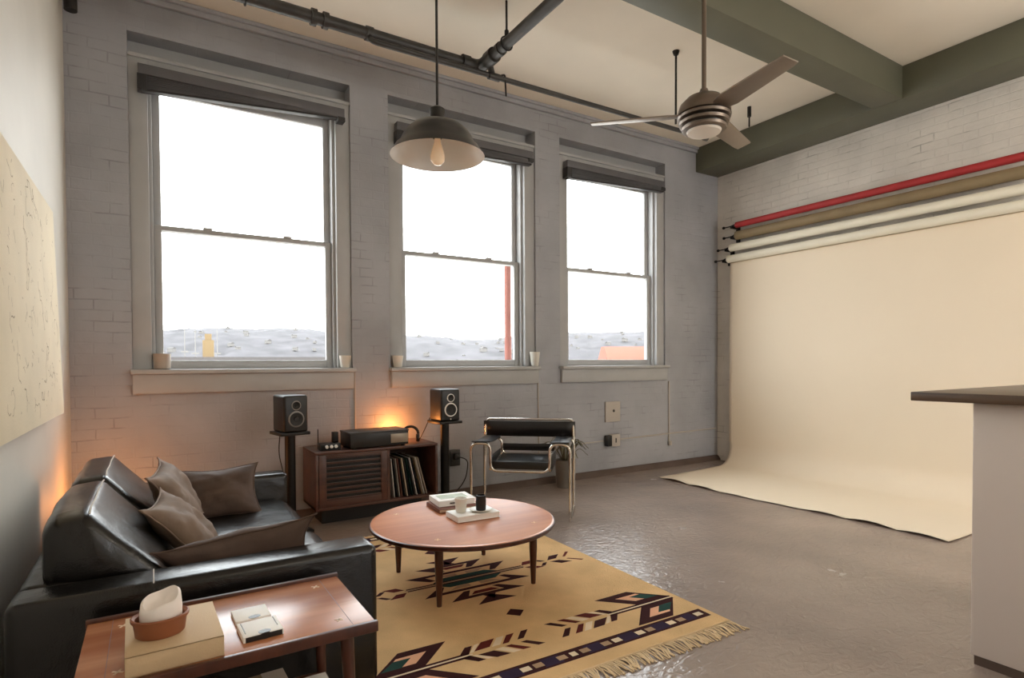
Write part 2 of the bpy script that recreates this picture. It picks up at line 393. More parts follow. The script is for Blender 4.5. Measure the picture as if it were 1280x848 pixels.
# things on the sills
def cup(name, label, x, y, z, r0, r1, h, m, cat='cup', parts=()):
    prof = [(0, 0), (r0*.85, 0), (r0, .006), (r1, h), (r1-.006, h), (r0-.008, .012), (0, .012)]
    o = B().lathe(m, prof, n=28).obj(name, loc=(x, y, z)); return tag(o, label, cat)
cup('tumbler', 'pale tan tumbler on the left end of the left window sill', .055, 4.815, 1.191, .052, .056, .11, 'tan')
cup('ceramic_cup', 'small white cup on the right end of the left window sill', 1.345, 4.777, 1.191, .036, .048, .1, 'white')
cup('ceramic_cup', 'small white cup on the left end of the middle window sill', 1.80, 4.777, 1.191, .036, .048, .1, 'white')
cup('ceramic_cup', 'tall tapered white cup on right end of middle window sill', 3.228, 4.777, 1.191, .036, .052, .14, 'white')

# thin painted tubes and conduits on the window wall
def wire(name, label, cat, pts, r, m='plate'): return tag(B().tube(m, pts, r, 8).obj(name), label, cat)
wy = YW-.009
wire('wall_tube', 'thin painted tube down the brick from the right end of left window sill', 'cable', [(1.43, wy, 1.15), (1.43, wy, .62)], .006)  # thin tube following a vertical line on the brick
wire('wall_tube', 'thin painted tube running down brick from the middle sill behind the leather chair', 'cable', [(3.278, wy, 1.15), (3.28, wy, .9), (3.286, wy, .62), (3.29, wy, .12)], .006)
wire('wall_tube', 'thin painted conduit dropping from the right window sill towards the backdrop', 'cable', [(5.136, wy, 1.0), (5.136, wy, .30)], .009)
wire('wall_conduit', 'thin painted conduit running along brick from outlet to right corner', 'conduit', [(4.34, wy, .375), (5.0, wy, .385), (5.96, wy, .395)], .009)
wire('wall_conduit', 'thin conduit on brick from outlet towards the potted plant', 'conduit', [(4.13, wy, .372), (3.8, wy, .366), (3.45, wy, .33)], .007)
o = thing('access_panel', 'square painted access panel on brick wall above the outlet', 'panel', (4.262, YW-.02, .575))
B().box('plate', -.105, .105, 0, .019, 0, .22, .003).obj('cover_plate', o); B().lathe('dgrey', [(0, .006), (.014, .004), (.016, 0)], Matrix.Translation((.01, 0, .12)) @ Matrix.Rotation(R(90), 4, 'X')).obj('screw', o)
o = thing('wall_outlet', 'surface mounted metal outlet box on brick wall by the potted plant', 'outlet', (4.235, YW-.055, .31))
B().box('plate', -.02, .1, 0, .054, 0, .13, .006).obj('box', o); B().box('black', -.09, -.021, -.01, .05, .005, .125, .012).obj('plug', o); B().box('dgrey', .03, .045, -.002, .002, .04, .09).obj('socket', o)
tag(B().lathe('plate', [(0, 0), (.022, .0), (.022, .05), (0, .05)]).obj('conduit_end', loc=(5.136, YW-.026, .25)), 'small painted fitting at the low end of the conduit near the backdrop', 'fitting')
o = thing('wall_outlet', 'dark outlet on brick wall behind the right speaker stand', 'outlet', (2.345, YW-.03, .28))
B().box('dgrey', -.05, .05, 0, .029, 0, .15, .005).obj('box', o); B().box('black', -.02, .03, -.035, 0, .06, .12, .008).obj('plug', o)
wire('power_cord', 'black power cord looping down from the outlet behind right speaker stand', 'cord', fillet([(2.355, YW-.062, .37), (2.44, YW-.1, .34), (2.42, YW-.1, .16), (2.25, YW-.12, .012), (2.15, YW-.2, .012)], .1), .005, 'black')

# ------------------------------------------------------------------ ceiling pipes, fan, pendant
o = thing('sprinkler_pipe', 'black iron pipe run along the window wall turning across the room', 'pipe', (0, 0, 0))
PX, PY, PZ = 2.176, 3.952, 3.50
B().tube('pipe', [(XL+.01, PY, PZ), (PX-.09, PY, PZ)], .040, 18).obj('main_pipe', o)
B().tube('pipe', fillet([(PX, PY-.10, PZ), (PX, 2.87, PZ), (PX, 2.87, ZC)], .07, 8), .040, 18).obj('branch_pipe', o)
b = B(); b.tube('pipe', fillet([(PX-.14, PY, PZ), (PX, PY, PZ), (PX, PY-.16, PZ)], .07, 8), .048, 18)
b.tube('pipe', [(PX-.16, PY, PZ), (PX-.10, PY, PZ)], .056, 18); b.tube('pipe', [(PX, PY-.13, PZ), (PX, PY-.22, PZ)], .056, 18)
b.obj('elbow', o)
B().tube('pipe', [(PX, PY-.28, PZ), (PX, PY-.32, PZ)], .048, 18).obj('coupling', o)
for x in (.93, 1.006): B().tube('pipe', [(x-.017, PY, PZ), (x+.017, PY, PZ)], .053, 18).obj('coupling', o)
b = B(); b.tube('pipe', fillet([(1.30, PY-.01, PZ-.02), (1.30, 3.886, 3.42), (1.43, 3.886, 3.42), (4.62, 3.852, 3.415)], .045, 6), .020, 14); b.tube('pipe', [(4.60, 3.852, 3.415), (4.65, 3.852, 3.415)], .026, 14); b.tube('pipe', [(1.277, PY, PZ), (1.325, PY, PZ)], .048, 18)
b.obj('small_pipe', o)
b = B(); b.tube('pipe', [(PX+.066, 3.876, 3.415), (PX+.04, 3.87, PZ-.01)], .024, 12); b.tube('pipe', [(PX+.03, 3.876, 3.416), (PX+.125, 3.876, 3.416)], .028, 12); b.tube('iron', fillet([(PX+.142, 3.876, 3.443), (PX+.17, 3.867, 3.452), (PX+.18, 3.867, 3.29)], .03), .007, 8)
b.obj('drain_valve', o)
for k, (x, y) in enumerate(((PX, 3.56), (.52, PY))):
    b = B(); b.tube('iron', [(x, y, ZC), (x, y, PZ+.05)], .008, 8)
    if k: b.tube('iron', [(x, y+.048*math.sin(a*PI/8), PZ+.048*math.cos(a*PI/8)) for a in range(16)], .006, 6, closed=True)
    else: b.tube('iron', [(x+.048*math.sin(a*PI/8), y, PZ+.048*math.cos(a*PI/8)) for a in range(16)], .006, 6, closed=True)
    b.tube('iron', [(x, y, PZ+.09), (x, y, PZ+.035)], .016, 8)
    b.obj('hanger', o)
b = B(); b.tube('iron', [(3.724, 3.402, ZC), (3.72, 3.40, 3.2)], .009, 8); b.lathe('iron', [(0, .0), (.03, 0), (.02, -.03), (0, -.03)], Matrix.Translation((3.724, 3.402, ZC)))
tag(b.obj('hanger_rod'), 'long thin iron rod hanging from ceiling behind the fan motor', 'rod')
b = B(); b.tube('iron', [(5.162, 3.75, ZC), (5.162, 3.75, 3.60)], .008, 8); b.tube('iron', [(5.162, 3.75, ZC), (5.162, 3.75, 3.70)], .02, 10)
tag(b.obj('hanger_rod'), 'short iron rod with thick sleeve hanging near the green beam', 'rod')
tag(B().tube('iron', fillet([(-.41, 4.62, ZC), (-.41, 4.62, 3.47)], .05), .036, 14).obj('pipe_stub'), 'dark pipe end hanging in the top left corner by ceiling', 'pipe')

fx, fy = 2.854, 2.387
o = thing('ceiling_fan', 'brushed nickel ceiling fan with three blades and round light', 'ceiling fan', (fx, fy, 2.60))
B().tube('nickel', [(0, 0, .25), (0, 0, 1.2)], .0135, 16).obj('downrod', o)
B().lathe('nickel', [(0, 0), (.03, 0), (.06, .03), (.065, .1), (0, .1)], Matrix.Translation((0, 0, 1.1))).obj('canopy', o)
B().lathe('nickel', [(0, .275), (.022, .27), (.028, .25), (.05, .235), (.10, .215), (.14, .175), (.155, .13), (.155, .115), (.0, .115)], n=48).obj('motor_housing', o)
for k, (r, z) in enumerate(((.158, .098), (.148, .066), (.132, .034))):
    B().lathe('nickel', [(r-.05, z+.010), (r-.01, z+.011), (r, z+.006), (r-.004, z-.009), (r-.02, z-.013), (r-.05, z-.013)], n=48, close=True).obj('ring', o)
B().lathe('black', [(0, .116), (.128, .116), (.116, .05), (.098, .012), (0, .012)], n=40).obj('light_housing', o)
B().lathe('frost', [(0, -.006), (.06, -.003), (.096, .006), (.102, .018), (0, .018)], n=40).obj('light_lens', o)
for a in (17, 137, 257):
    b = B()
    b.prism('blade', [(.13, -.045), (.22, -.066), (.64, -.05), (.675, -.047), (.68, .045), (.64, .052), (.22, .066), (.13, .045)], -.004, .004, 'z', .002, mx=Matrix.Rotation(R(-13), 4, 'X'))
    e = b.obj('blade', o); e.location = (0, 0, .118); e.rotation_euler = (0, 0, R(a))

px, py, pz = 1.105, 2.41, 2.155
o = thing('pendant_lamp', 'dark enamel barn pendant lamp with white inside and bare bulb', 'lamp', (px, py, pz))
B().tube('black', [(0, 0, .205), (0, 0, ZC-pz)], .006, 10).obj('cord', o)
B().lathe('black', [(0, .0), (.02, 0), (.055, .03), (.055, .035), (0, .035)], Matrix.Translation((0, 0, ZC-pz-.035))).obj('ceiling_cup', o)
out = [(.032, .154), (.07, .150), (.110, .134), (.140, .108), (.158, .080), (.172, .050), (.188, .037), (.208, .005), (.212, 0)]
inn = [(.207, .004), (.186, .032), (.168, .046), (.154, .077), (.136, .104), (.107, .129), (.068, .144), (.032, .147)]
B().lathe(None, out+inn, n=56, close=True, ms=['enamel']*8+['enamelw']*8+['enamel']).obj('lamp_shade', o)
B().lathe('black', [(0, .225), (.018, .222), (.034, .21), (.034, .205), (.030, .165), (.036, .155), (.02, .13), (.02, .08), (.0, .08)], n=28).obj('socket', o)
B().lathe('bulb', [(0, .09), (.013, .085), (.016, .06), (.027, .025), (.033, -.002), (.030, -.022), (.018, -.036), (0, -.041)], n=28).obj('bulb', o)

# ------------------------------------------------------------------ canvas on left wall
o = thing('canvas_painting', 'large cream unframed canvas with faint scribbles on left wall', 'painting', (-.4245, 2.2, .97))
o.rotation_euler = (0, R(-1.6), 0)
b = B(); b.box('canvas', -.012, .022, 0, 1.645, 0, 1.055, .004); rs = random.Random(3)
for k in range(170):
    y, z = rs.uniform(.06, 1.58), rs.uniform(.06, 1.0); n = rs.choice((1, 1, 1, 2, 3, 9)); a = rs.uniform(0, 2*PI); s = rs.uniform(.008, .03); w = rs.uniform(.0012, .0028)
    P = [(y, z)]
    for q in range(n):
        a += rs.uniform(-1.3, 1.3); y = min(1.6, max(.04, y+s*math.cos(a))); z = min(1.02, max(.03, z+s*math.sin(a))); P.append((y, z))
    for (y0, z0), (y1, z1) in zip(P, P[1:]):
        d = math.hypot(y1-y0, z1-z0) or 1; ny, nz = -(z1-z0)/d*w, (y1-y0)/d*w
        b.face('scrib', [(.0226, y0+ny, z0+nz), (.0226, y0-ny, z0-nz), (.0226, y1-ny, z1-nz), (.0226, y1+ny, z1+nz)])
b.obj('canvas', o)

# ------------------------------------------------------------------ paper backdrop and rolls
rolls = [(5.88, 2.838, .035, 4.44, 'rollr', 'red paper roll, topmost of the four on right wall'), (5.885, 2.715, .052, 4.44, 'rollo', 'olive brown paper roll just below the red one'),
         (5.88, 2.580, .044, 4.52, 'rollw', 'white paper roll above the lowest roll, paper not drawn down'), (5.88, 2.452, .044, 4.555, 'rollw', 'lowest white paper roll from which the wide backdrop hangs')]
for x, z, r, y1, m, lab in rolls:
    o = thing('paper_roll', lab, 'paper roll', (x, 1.70, z), group='backdrop paper rolls on wall brackets'); L = y1-1.70
    t = B(); t.tube(m, [(0, 0, 0), (0, L, 0)], r, 28); t.obj('paper', o)
    B().tube('tube', [(0, L-.01, 0), (0, L+.006, 0)], r*.62, 20).obj('core', o)
    t = B(); t.tube('blackm', [(0, L+.004, 0), (0, L+.06, 0)], r*.6, 14, r1=.012); t.tube('blackm', [(0, L+.05, 0), (0, L+.17, 0)], .007, 10)
    t.lathe('blackm', [(0, -.012), (.014, -.012), (.018, 0), (.014, .012), (0, .012)], Matrix.Translation((0, L+.18, 0)) @ Matrix.Rotation(R(90), 4, 'X'), 14)
    t.obj('expander', o)
    t = B(); t.box('blackm', -.01, XR-x-.001, L+.045, L+.075, -.03, -.008, .002); t.box('blackm', XR-x-.02, XR-x-.001, L+.035, L+.085, -.06, .04, .002); t.box('blackm', -.02, .0, L+.045, L+.075, -.03, .004, .002); t.obj('bracket', o)
# sheet
def sheet():
    b = B(); k = b.mi('seam'); prof = []
    xh = 5.905; zt = 2.40; rr = .27
    prof.append((5.912, zt+.012))
    for i in range(13): prof.append((xh-.01*math.sin(i/12*PI*.5), zt-(zt-rr)*i/12))
    for i in range(1, 11):
        a = i/10*PI/2; prof.append((xh-.01-rr+rr*math.cos(a), rr-(rr-.006)*math.sin(a)))
    x0 = prof[-1][0]
    for i in range(1, 15): prof.append((x0+(4.51-x0)*i/14, .006))
    ny = 72; grid = []
    for i, (x, z) in enumerate(prof):
        row = []; f = i/(len(prof)-1)
        for j in range(ny+1):
            v = j/ny; ya = 1.74; yb = 4.545-.175*max(0, (f-.35)/.65)
            y = ya+(yb-ya)*v; xx = x; zz = z
            e = max(0, (f-.88)/.12)
            zz += e*e*.020*abs(math.sin(v*PI*7+.4))*(.6+.4*math.sin(v*9)); xx += e*.025*math.sin(v*PI*2.2)
            if i < 14: xx -= .004*math.sin(v*7)*min(1, i/6)
            row.append(b.bm.verts.new((xx, y, zz)))
        grid.append(row)
    for i in range(len(prof)-1):
        for j in range(ny): b.bm.faces.new((grid[i][j], grid[i+1][j], grid[i+1][j+1], grid[i][j+1])).material_index = k
    o = b.obj('backdrop_paper', ang=80); md = o.modifiers.new('sol', 'SOLIDIFY'); md.thickness = .0018; md.offset = 0
    return tag(o, 'wide cream seamless paper backdrop curving down onto the floor', 'backdrop')
sheet()

# ------------------------------------------------------------------ counter at right
o = thing('bar_counter', 'tall counter with dark wood top and white side panel', 'counter', (2.73, -1.6, 0))
b = B(); b.box('counter', 0, 1.25, 0, 2.797, 1.053, 1.09, .003); b.obj('worktop', o)
b = B(); b.box('panelw', .055, 1.2, .06, 2.598, .035, 1.053, .010); b.box('curb', .06, 1.19, .08, 2.585, 0, .035); b.obj('side_panel', o)

# ------------------------------------------------------------------ rug
ra = R(-1.2)
o = thing('area_rug', 'tan woven rug with dark geometric arrows under round table', 'rug', (1.49, 2.89, 0), ra)
b = B(); HU = .82; HV = 1.12; HF = 1.06
b.box('rug', -HU, HU, -HV, HF, .001, .009, .003)
zc = [.0092]
def poly(m, pts, mu=True, mv=True, lay=0):
    z = .0093+lay*.00025
    for su in ((1, -1) if mu else (1,)):
        for sv in ((1, -1) if mv else (1,)):
            q = [(su*u, sv*v, z) for u, v in pts]
            a = sum(q[i][0]*q[(i+1) % len(q)][1]-q[(i+1) % len(q)][0]*q[i][1] for i in range(len(q)))
            if a < 0: q = q[::-1]
            b.face(m, q)
def arrow(sg):  # sg=+1 upper feathers, -1 lower: about the shaft at v = -.778
    f = lambda pts: [(u, -.778+sg*v) for u, v in pts]
    poly('rugd', f([(.412, .163), (.628, .167), (.782, .015), (.565, .015)]), lay=0)
    poly('rugk', f([(.517, .124), (.650, .124), (.722, .052), (.590, .052)]), lay=1)
    poly('rugg', f([(.592, .105), (.668, .108), (.738, .048), (.652, .048)]), lay=2)
    poly('rugd', f([(.375, .005), (.785, .005), (.785, .019), (.375, .019)]), lay=0)
    poly('rugd', f([(.331, .066), (.366, .066), (.415, .012), (.375, .005)]), lay=0)
    poly('rugr' if sg > 0 else 'rugd', f([(.217, .076), (.284, .074), (.345, .016), (.270, .018)]), lay=0)
    poly('rugc', f([(.168, .075), (.206, .075), (.262, .013), (.222, .012)]), lay=0)
    poly('rugc', f([(.295, .070), (.322, .066), (.368, .012), (.350, .012)]), lay=0)
    poly('rugr', f([(.117, .075), (.157, .074), (.211, .011), (.180, .010)]), lay=0)
    poly('rugd', f([(.044, .074), (.081, .074), (.135, .013), (.103, .012)]), lay=0)
arrow(1); arrow(-1)
poly('rugc', [(.36, -.773), (.785, -.773), (.785, -.783), (.36, -.783)], lay=1)
poly('rugd', [(-.788, -.953), (.788, -.953), (.788, -1.035), (-.788, -1.035)], mu=False, lay=0)
for u in (.49, .30, .11): poly('rugp', [(u-.045, -.965), (u+.045, -.965), (u+.045, -1.024), (u-.045, -1.024)], lay=1)
for u in (.675,): poly('rugp', [(u-.03, -.965), (u+.03, -.965), (u+.03, -1.024), (u-.03, -1.024)], lay=1)
for u, m in ((.742, 'rugc'), (.625, 'rugt'), (.562, 'rugc'), (.43, 'rugt'), (.37, 'rugc'), (.235, 'rugc'), (.175, 'rugt'), (.06, 'rugt')):
    poly(m, [(u-.023, -.978), (u+.021, -.978), (u+.021, -1.01), (u-.023, -1.01)], lay=2)
poly('rugc', [(-.016, -.978), (.016, -.978), (.016, -1.01), (-.016, -1.01)], mu=False, lay=2)
poly('rugd', [(-.05, -.52), (0, -.475), (.05, -.52), (0, -.568)], mu=False)
# medallion: stepped teeth on each side of a shaft
for e_, v in ((.318, .150), (.216, .258), (.112, .352)):
    poly('rugd', [(0, v-.002), (e_, v), (e_-.07, v-.03), (0, v-.03)], lay=0)
    poly('rugd', [(e_-.001, v), (e_-.112, v-.096), (e_-.15, v-.096), (e_-.105, v-.02)], lay=1)
poly('rugt', [(.03, .108), (.155, .112), (.10, .075), (.03, .07)], lay=2)
poly('rugr', [(0, .22), (.085, .22), (.05, .185), (0, .185)], lay=2)
poly('rugg', [(0, .012), (.215, .012), (.14, .07), (0, .07)], lay=3)
poly('rugd', [(0, .008), (.36, .008), (.36, .02), (0, .02)], lay=4)
poly('rugt', [(-.37, -.007), (.37, -.007), (.37, .007), (-.37, .007)], mu=False, mv=False, lay=4)
poly('rugr', [(.366, .018), (.40, .066), (.475, .068), (.425, .018)])
poly('rugd', [(.50, .012), (.53, .012), (.49, .055), (.46, .055)])
poly('rugd', [(.548, .012), (.598, .072), (.674, .074), (.615, .016)])
poly('rugr', [(.668, .020), (.735, .088), (.757, .082), (.685, .016)])
rg = b.obj('pile', o, smooth=False)
b = B(); rs = random.Random(5)
for sv in (1, -1):
    HV = HF if sv > 0 else 1.12
    for k in range(210):
        u = -HU+2*HU*(k+.5)/210; l = rs.uniform(.075, .1)*(1 if sv < 0 else .4); a = rs.uniform(-.03, .03); w = rs.uniform(.0025, .0045)
        pts = [(u, sv*(HV-.004), .006), (u+a*.4, sv*(HV+l*.4), .006+rs.uniform(.001, .006)), (u+a+rs.uniform(-.012, .012), sv*(HV+l), .003)]
        b.tube('fringe', pts, w, 5, flat=.6)
    b.tube('fringe', [(-HU+.01, sv*(HV-.002), .006), (HU-.01, sv*(HV-.002), .006)], .006, 6)
f = b.obj('fringe', o); f['kind'] = 'stuff'

# ------------------------------------------------------------------ round coffee table
tx, ty, TZ = 1.472, 2.905, .35
o = thing('coffee_table', 'low round teak coffee table with four tapered legs on rug', 'table', (tx, ty, .0095))
z = TZ-.0095
B().lathe('teak', [(0, z-.03), (.45, z-.032), (.49, z-.030), (.507, z-.024), (.512, z-.012), (.508, z-.003), (.500, z), (.494, z-.0015), (.0, z-.0015)], n=96).obj('tabletop', o)
b = B(); b.lathe('teakd', [(.44, z-.03), (.503, z-.0285), (.5135, z-.022), (.5135, z-.006), (.509, z-.004), (.505, z-.028)], n=96); b.lathe('teakd', [(.36, z-.03), (.372, z-.03), (.372, z-.062), (.36, z-.062)], n=64, close=True); b.obj('edge_band', o)
k = .282
for sx in (-1, 1):
    for sy in (-1, 1): B().lathe('teakd', [(0, 0), (.0125, 0), (.0215, .20), (.0225, z-.031), (0, z-.031)], n=20).obj('leg', o, loc=(sx*k+.005, sy*k+.005, 0))
for sx in (-1, 1):
    for sy in (-1, 1):
        b = B()
        for d in (-1, 1): b.box('inlay', -.016, .016, -.0035, .0035, z-.0016, z-.0008, mx=Matrix.Translation((sx*k*1.02, sy*k*1.02, 0)) @ Matrix.Rotation(d*R(45)+.3, 4, 'Z'))
        b.obj('inlay', o)
def book(name, label, loc, rz, w, d, h, cover, pages='pagec', hard=True, spine='-x'):
    o = thing(name, label, 'book', loc, R(rz)); t = .003
    c = B(); c.box(cover, -w/2, w/2, -d/2, d/2, 0, t, .0008); c.box(cover, -w/2, w/2, -d/2, d/2, h-t, h, .0008); c.box(cover, -w/2, -w/2+t, -d/2, d/2, 0, h, .0008); c.obj('cover', o)
    B().box(pages, -w/2+t, w/2-.005, -d/2+.005, d/2-.005, t, h-t).obj('pages', o)
    return o
book('book', 'brown edged book at the bottom of the left stack on coffee table', (1.535, 3.165, TZ+.0005), -4, .26, .225, .022, 'maroon')
bk = book('book', 'thick white book with pale green cover print atop the brown book', (1.545, 3.195, TZ+.0235), -6, .235, .19, .034, 'paperw', 'paperw')
b = B(); b.box('greencov', -.09, .085, -.05, .06, .0341, .0345); b.box('dgrey', -.05, .02, -.0975, -.0955, .013, .021); b.obj('cover_print', bk)
book('book', 'white book holding the cups on coffee table', (1.532, 2.90, TZ+.0005), -2, .262, .165, .031, 'paperw', 'paperw')
zb = TZ+.0315
o = B().lathe('white', [(0, 0), (.026, 0), (.029, .004), (.036, .078), (.033, .0785), (.026, .008), (0, .008)], n=28).obj('ceramic_cup', loc=(1.468, 2.925, zb)); tag(o, 'pale speckled cup on white book on coffee table', 'cup')
o = B().lathe('white', [(0, 0), (.035, 0), (.06, .008), (.066, .011), (.064, .013), (.035, .005), (0, .005)], n=36).obj('saucer', loc=(1.575, 2.885, zb)); tag(o, 'white saucer under the black cup on coffee table', 'saucer')
o = thing('espresso_cup', 'tall black ceramic cup on white saucer', 'cup', (1.572, 2.88, zb+.0052))
B().lathe('black', [(0, 0), (.024, 0), (.028, .004), (.030, .05), (.027, .085), (.024, .086), (.026, .05), (.022, .01), (0, .01)], n=28).obj('body', o)
B().tube('black', fillet([(.02, .018, .075), (.04, .034, .07), (.04, .034, .03), (.022, .018, .025)], .02), .0045, 8).obj('handle', o)

# ------------------------------------------------------------------ sofa
o = thing('leather_sofa', 'black leather two seat sofa along left wall', 'sofa', (-.36, 2.05, 0))
AL = .56; SD = 1.05; SL = 1.82   # arm height, depth, length
b = B(); b.box('leather', 0, 1.0, .02, SL-.02, .06, .27, .02, 3); b.obj('base', o)
for y0, nm in ((0, 'n'), (SL-.165, 'f')):
    a = B(); a.box('leather', .0, SD, y0, y0+.165, .05, AL, .028, 4); ar = a.obj('arm', o, ang=60)
    c = B()
    for xx in (.352,): c.tube('stitch', [(xx, y0+.014+.137*i/6, AL-(.003 if i in (0, 6) else -.0002)) for i in range(7)], .0022, 6)
    s = c.obj('stitching', ar)
b = B(); b.box('leather', 0, .2, .166, SL-.166, .06, AL-.005, .03, 4); b.obj('back_frame', o, ang=60)
def soft(prof, y0, y1, m, bev=.03, puff=.018, axis='y', seed=0):
    """cushion: rounded profile swept along y, faces puffed out"""
    b = B(); k = b.mi(m); n = 14; P = [Vector((p[0], 0, p[1])) for p in prof]
    P = fillet(P, bev*1.6, 5, closed=True)
    # resample edges
    Q = []
    for i, p in enumerate(P):
        q = P[(i+1) % len(P)]; c = max(1, int((q-p).length/.045))
        for t in range(c): Q.append(p.lerp(q, t/c))
    cen = sum(Q, Vector())/len(Q); rows = []
    for j in range(n+1):
        v = j/n; e = 1-abs(2*v-1)**14*.05; row = []
        for q in Q:
            d = q-cen; p = cen+d*e; s = math.sin(v*PI)
            nn = noise.noise(Vector((q.x*7+seed, v*3.5, q.z*7)))*.010
            p = p+d.normalized()*(puff*s**.5*min(1, d.length/.12)+nn)
            row.append(b.bm.verts.new((p.x, y0+(y1-y0)*v, p.z)))
        rows.append(row)
    m_ = len(Q)
    for j in range(n):
        for i in range(m_): b.bm.faces.new((rows[j][i], rows[j][(i+1) % m_], rows[j+1][(i+1) % m_], rows[j+1][i]))
    for row, yy, sg in ((rows[0], y0, -1), (rows[-1], y1, 1)):
        prev = row
        for f, dy in ((.8, .008), (.5, .018), (.2, .022)):
            cc = sum((v.co for v in row), Vector())/m_; cur = []
            for v in row:
                p = cc+(v.co-cc)*f; cur.append(b.bm.verts.new((p.x, yy+sg*dy, p.z)))
            for i in range(m_): b.bm.faces.new((prev[i], prev[(i+1) % m_], cur[(i+1) % m_], cur[i]))
            prev = cur
        b.bm.faces.new(prev)
    bmesh.ops.recalc_face_normals(b.bm, faces=b.bm.faces[:])
    for f in b.bm.faces: f.material_index = k
    return b
# profiles relative to the sofa origin (x from the back, z)
bp = [(.06, .48), (.058, .705), (.085, .735), (.178, .748), (.37, .54), (.43, .42), (.24, .40)]
seat = [(.16, .27), (.16, .40), (.98, .415), (1.02, .40), (1.03, .30), (1.0, .27)]
ym = SL/2
for k, (y0, y1) in enumerate(((.17, ym-.012), (ym+.012, SL-.17))):
    sc = soft(seat, y0+.015, y1-.015, 'leather', .03, .008, seed=k*9).obj('seat_cushion', o, ang=70)
    bc = soft(bp, y0+.028, y1-.02, 'leather', .012, .008, seed=k*5+2).obj('back_cushion', o, ang=70)
    c = B(); w = y1-y0-.07
    c.tube('stitch', [(.182, y0+.045+(w-.03)*t/10, .7535+.003*math.sin(t*1.3)+(.004 if 0 < t < 10 else -.004)) for t in range(11)], .0028, 6)
    c.obj('seam', bc)
# scatter cushions
def pillow(label, cen, nrm, up, w, h, t, m, seed=0, sag=.0):
    n = 22; b = B(); k = b.mi(m); N = Vector(nrm).normalized(); U = Vector(up); U = (U-N*U.dot(N)).normalized(); X = U.cross(N)
    fr = []; bk = []
    for i in range(n+1):
        a = []; c = []
        for j in range(n+1):
            u = 2*i/n-1; v = 2*j/n-1
            x = u*w/2*(1-.17*(1-v*v)**.8); y = v*h/2*(1-.17*(1-u*u)**.8)
            th = t/2*((1-abs(u)**2.6)*(1-abs(v)**2.6))**.6
            nz = noise.noise(Vector((u*1.7+seed, v*1.7, seed*.7)))*.022+noise.noise(Vector((u*4.5+seed, v*4.5, seed)))*.008
            e = (1-abs(u)**4)*(1-abs(v)**4)
            bend = sag*(u*u)
            p = X*x+U*(y)+N*(bend+nz*.5)
            edge = i in (0, n) or j in (0, n)
            A = b.bm.verts.new(p+N*(th+nz*e*.6)); a.append(A)
            c.append(A if edge else b.bm.verts.new(p-N*(th-nz*e*.6)))
        fr.append(a); bk.append(c)
    for i in range(n):
        for j in range(n):
            b.bm.faces.new((fr[i][j], fr[i+1][j], fr[i+1][j+1], fr[i][j+1]))
            b.bm.faces.new((bk[i][j], bk[i][j+1], bk[i+1][j+1], bk[i+1][j]))
    bmesh.ops.recalc_face_normals(b.bm, faces=b.bm.faces[:])
    for f in b.bm.faces: f.material_index = k
    ring = [fr[i][0].co for i in range(n+1)]+[fr[n][j].co for j in range(1, n+1)]+[fr[i][n].co for i in range(n-1, -1, -1)]+[fr[0][j].co for j in range(n-1, 0, -1)]
    ring = [p.copy() for p in ring]
    root = thing('throw_pillow', label, 'pillow', cen, group='brown throw pillows on the sofa')
    b.obj('cover', root, ang=75)
    B().tube(m, ring, .004, 6, closed=True).obj('piping', root)
pillow('taupe throw pillow leaning on the far back cushion of the sofa', (.085, 3.13, .60), (.80, -.15, .50), (-.55, .0, .83), .40, .36, .13, 'pillow2', 1)
pillow('taupe throw pillow lying tilted on the near back cushion of sofa', (.10, 2.74, .545), (.72, -.15, .66), (-.66, .1, .75), .38, .36, .13, 'pillow2', 4)
pillow('dark brown throw pillow leaning on the far arm of sofa', (.28, 3.50, .525), (.02, -.80, .52), (-.02, .50, .86), .46, .32, .13, 'pillow', 8)
pillow('brown throw pillow leaning on the near arm of sofa', (.265, 2.34, .505), (-.06, .80, .56), (-.10, -.55, .83), .54, .30, .12, 'pillow', 12)

# ------------------------------------------------------------------ side table in front
o = thing('side_table', 'teak side table with raised lip beside the near sofa arm', 'table', (.177, 1.775, 0))
W2, D2, T = .343, .207, .5
b = B(); b.box('teaks', -W2, W2, -D2+.003, D2-.003, T-.022, T, .003); b.obj('tabletop', o)
for sx in (-1, 1):
    B().box('teake', sx*(W2-.06)-.0006, sx*(W2-.06)+.0006, -D2+.006, D2-.006, T-.001, T+.0004).obj('joint_line', o)
    for sy in (-1, 1):
        b = B()
        for d in (-1, 1): b.box('inlay', -.013, .013, -.0028, .0028, T-.001, T+.0006, mx=Matrix.Translation((sx*(W2-.085), sy*(D2-.065), 0)) @ Matrix.Rotation(d*R(45)+.2, 4, 'Z'))
        b.obj('inlay', o)
for s in (-1, 1):
    b = B(); y0, y1 = sorted((s*(D2-.004), s*(D2+.008)))
    b.prism('teakd', [(y0, T-.026), (y1, T-.026), (y1, T+.004 if s < 0 else T+.010), (y0, T+.003 if s < 0 else T+.008)], -W2-.004, W2+.004, 'x', .002); b.obj('lip', o)
for sx in (-1, 1):
    for sy in (-1, 1): B().tube('teakd', [(sx*(W2-.07), sy*(D2-.045), T-.022), (sx*(W2-.055), sy*(D2-.03), 0)], .019, 16, r1=.012).obj('leg', o)
b = B()
for sy in (-1, 1): b.tube('teakd', [(-W2+.06, sy*(D2-.04), .2), (W2-.06, sy*(D2-.04), .2)], .009, 10)
b.box('teakd', -W2+.05, W2-.05, -D2+.05, D2-.05, .196, .206, .002); b.obj('shelf', o)
book('book', 'thick beige clothbound book under the candle bowl on side table', (.034, 1.705, T+.0007), 91.5, .25, .205, .05, 'beige')
o = thing('candle_bowl', 'oval terracotta dish holding the candle on beige book', 'bowl', (.006, 1.682, T+.0512))
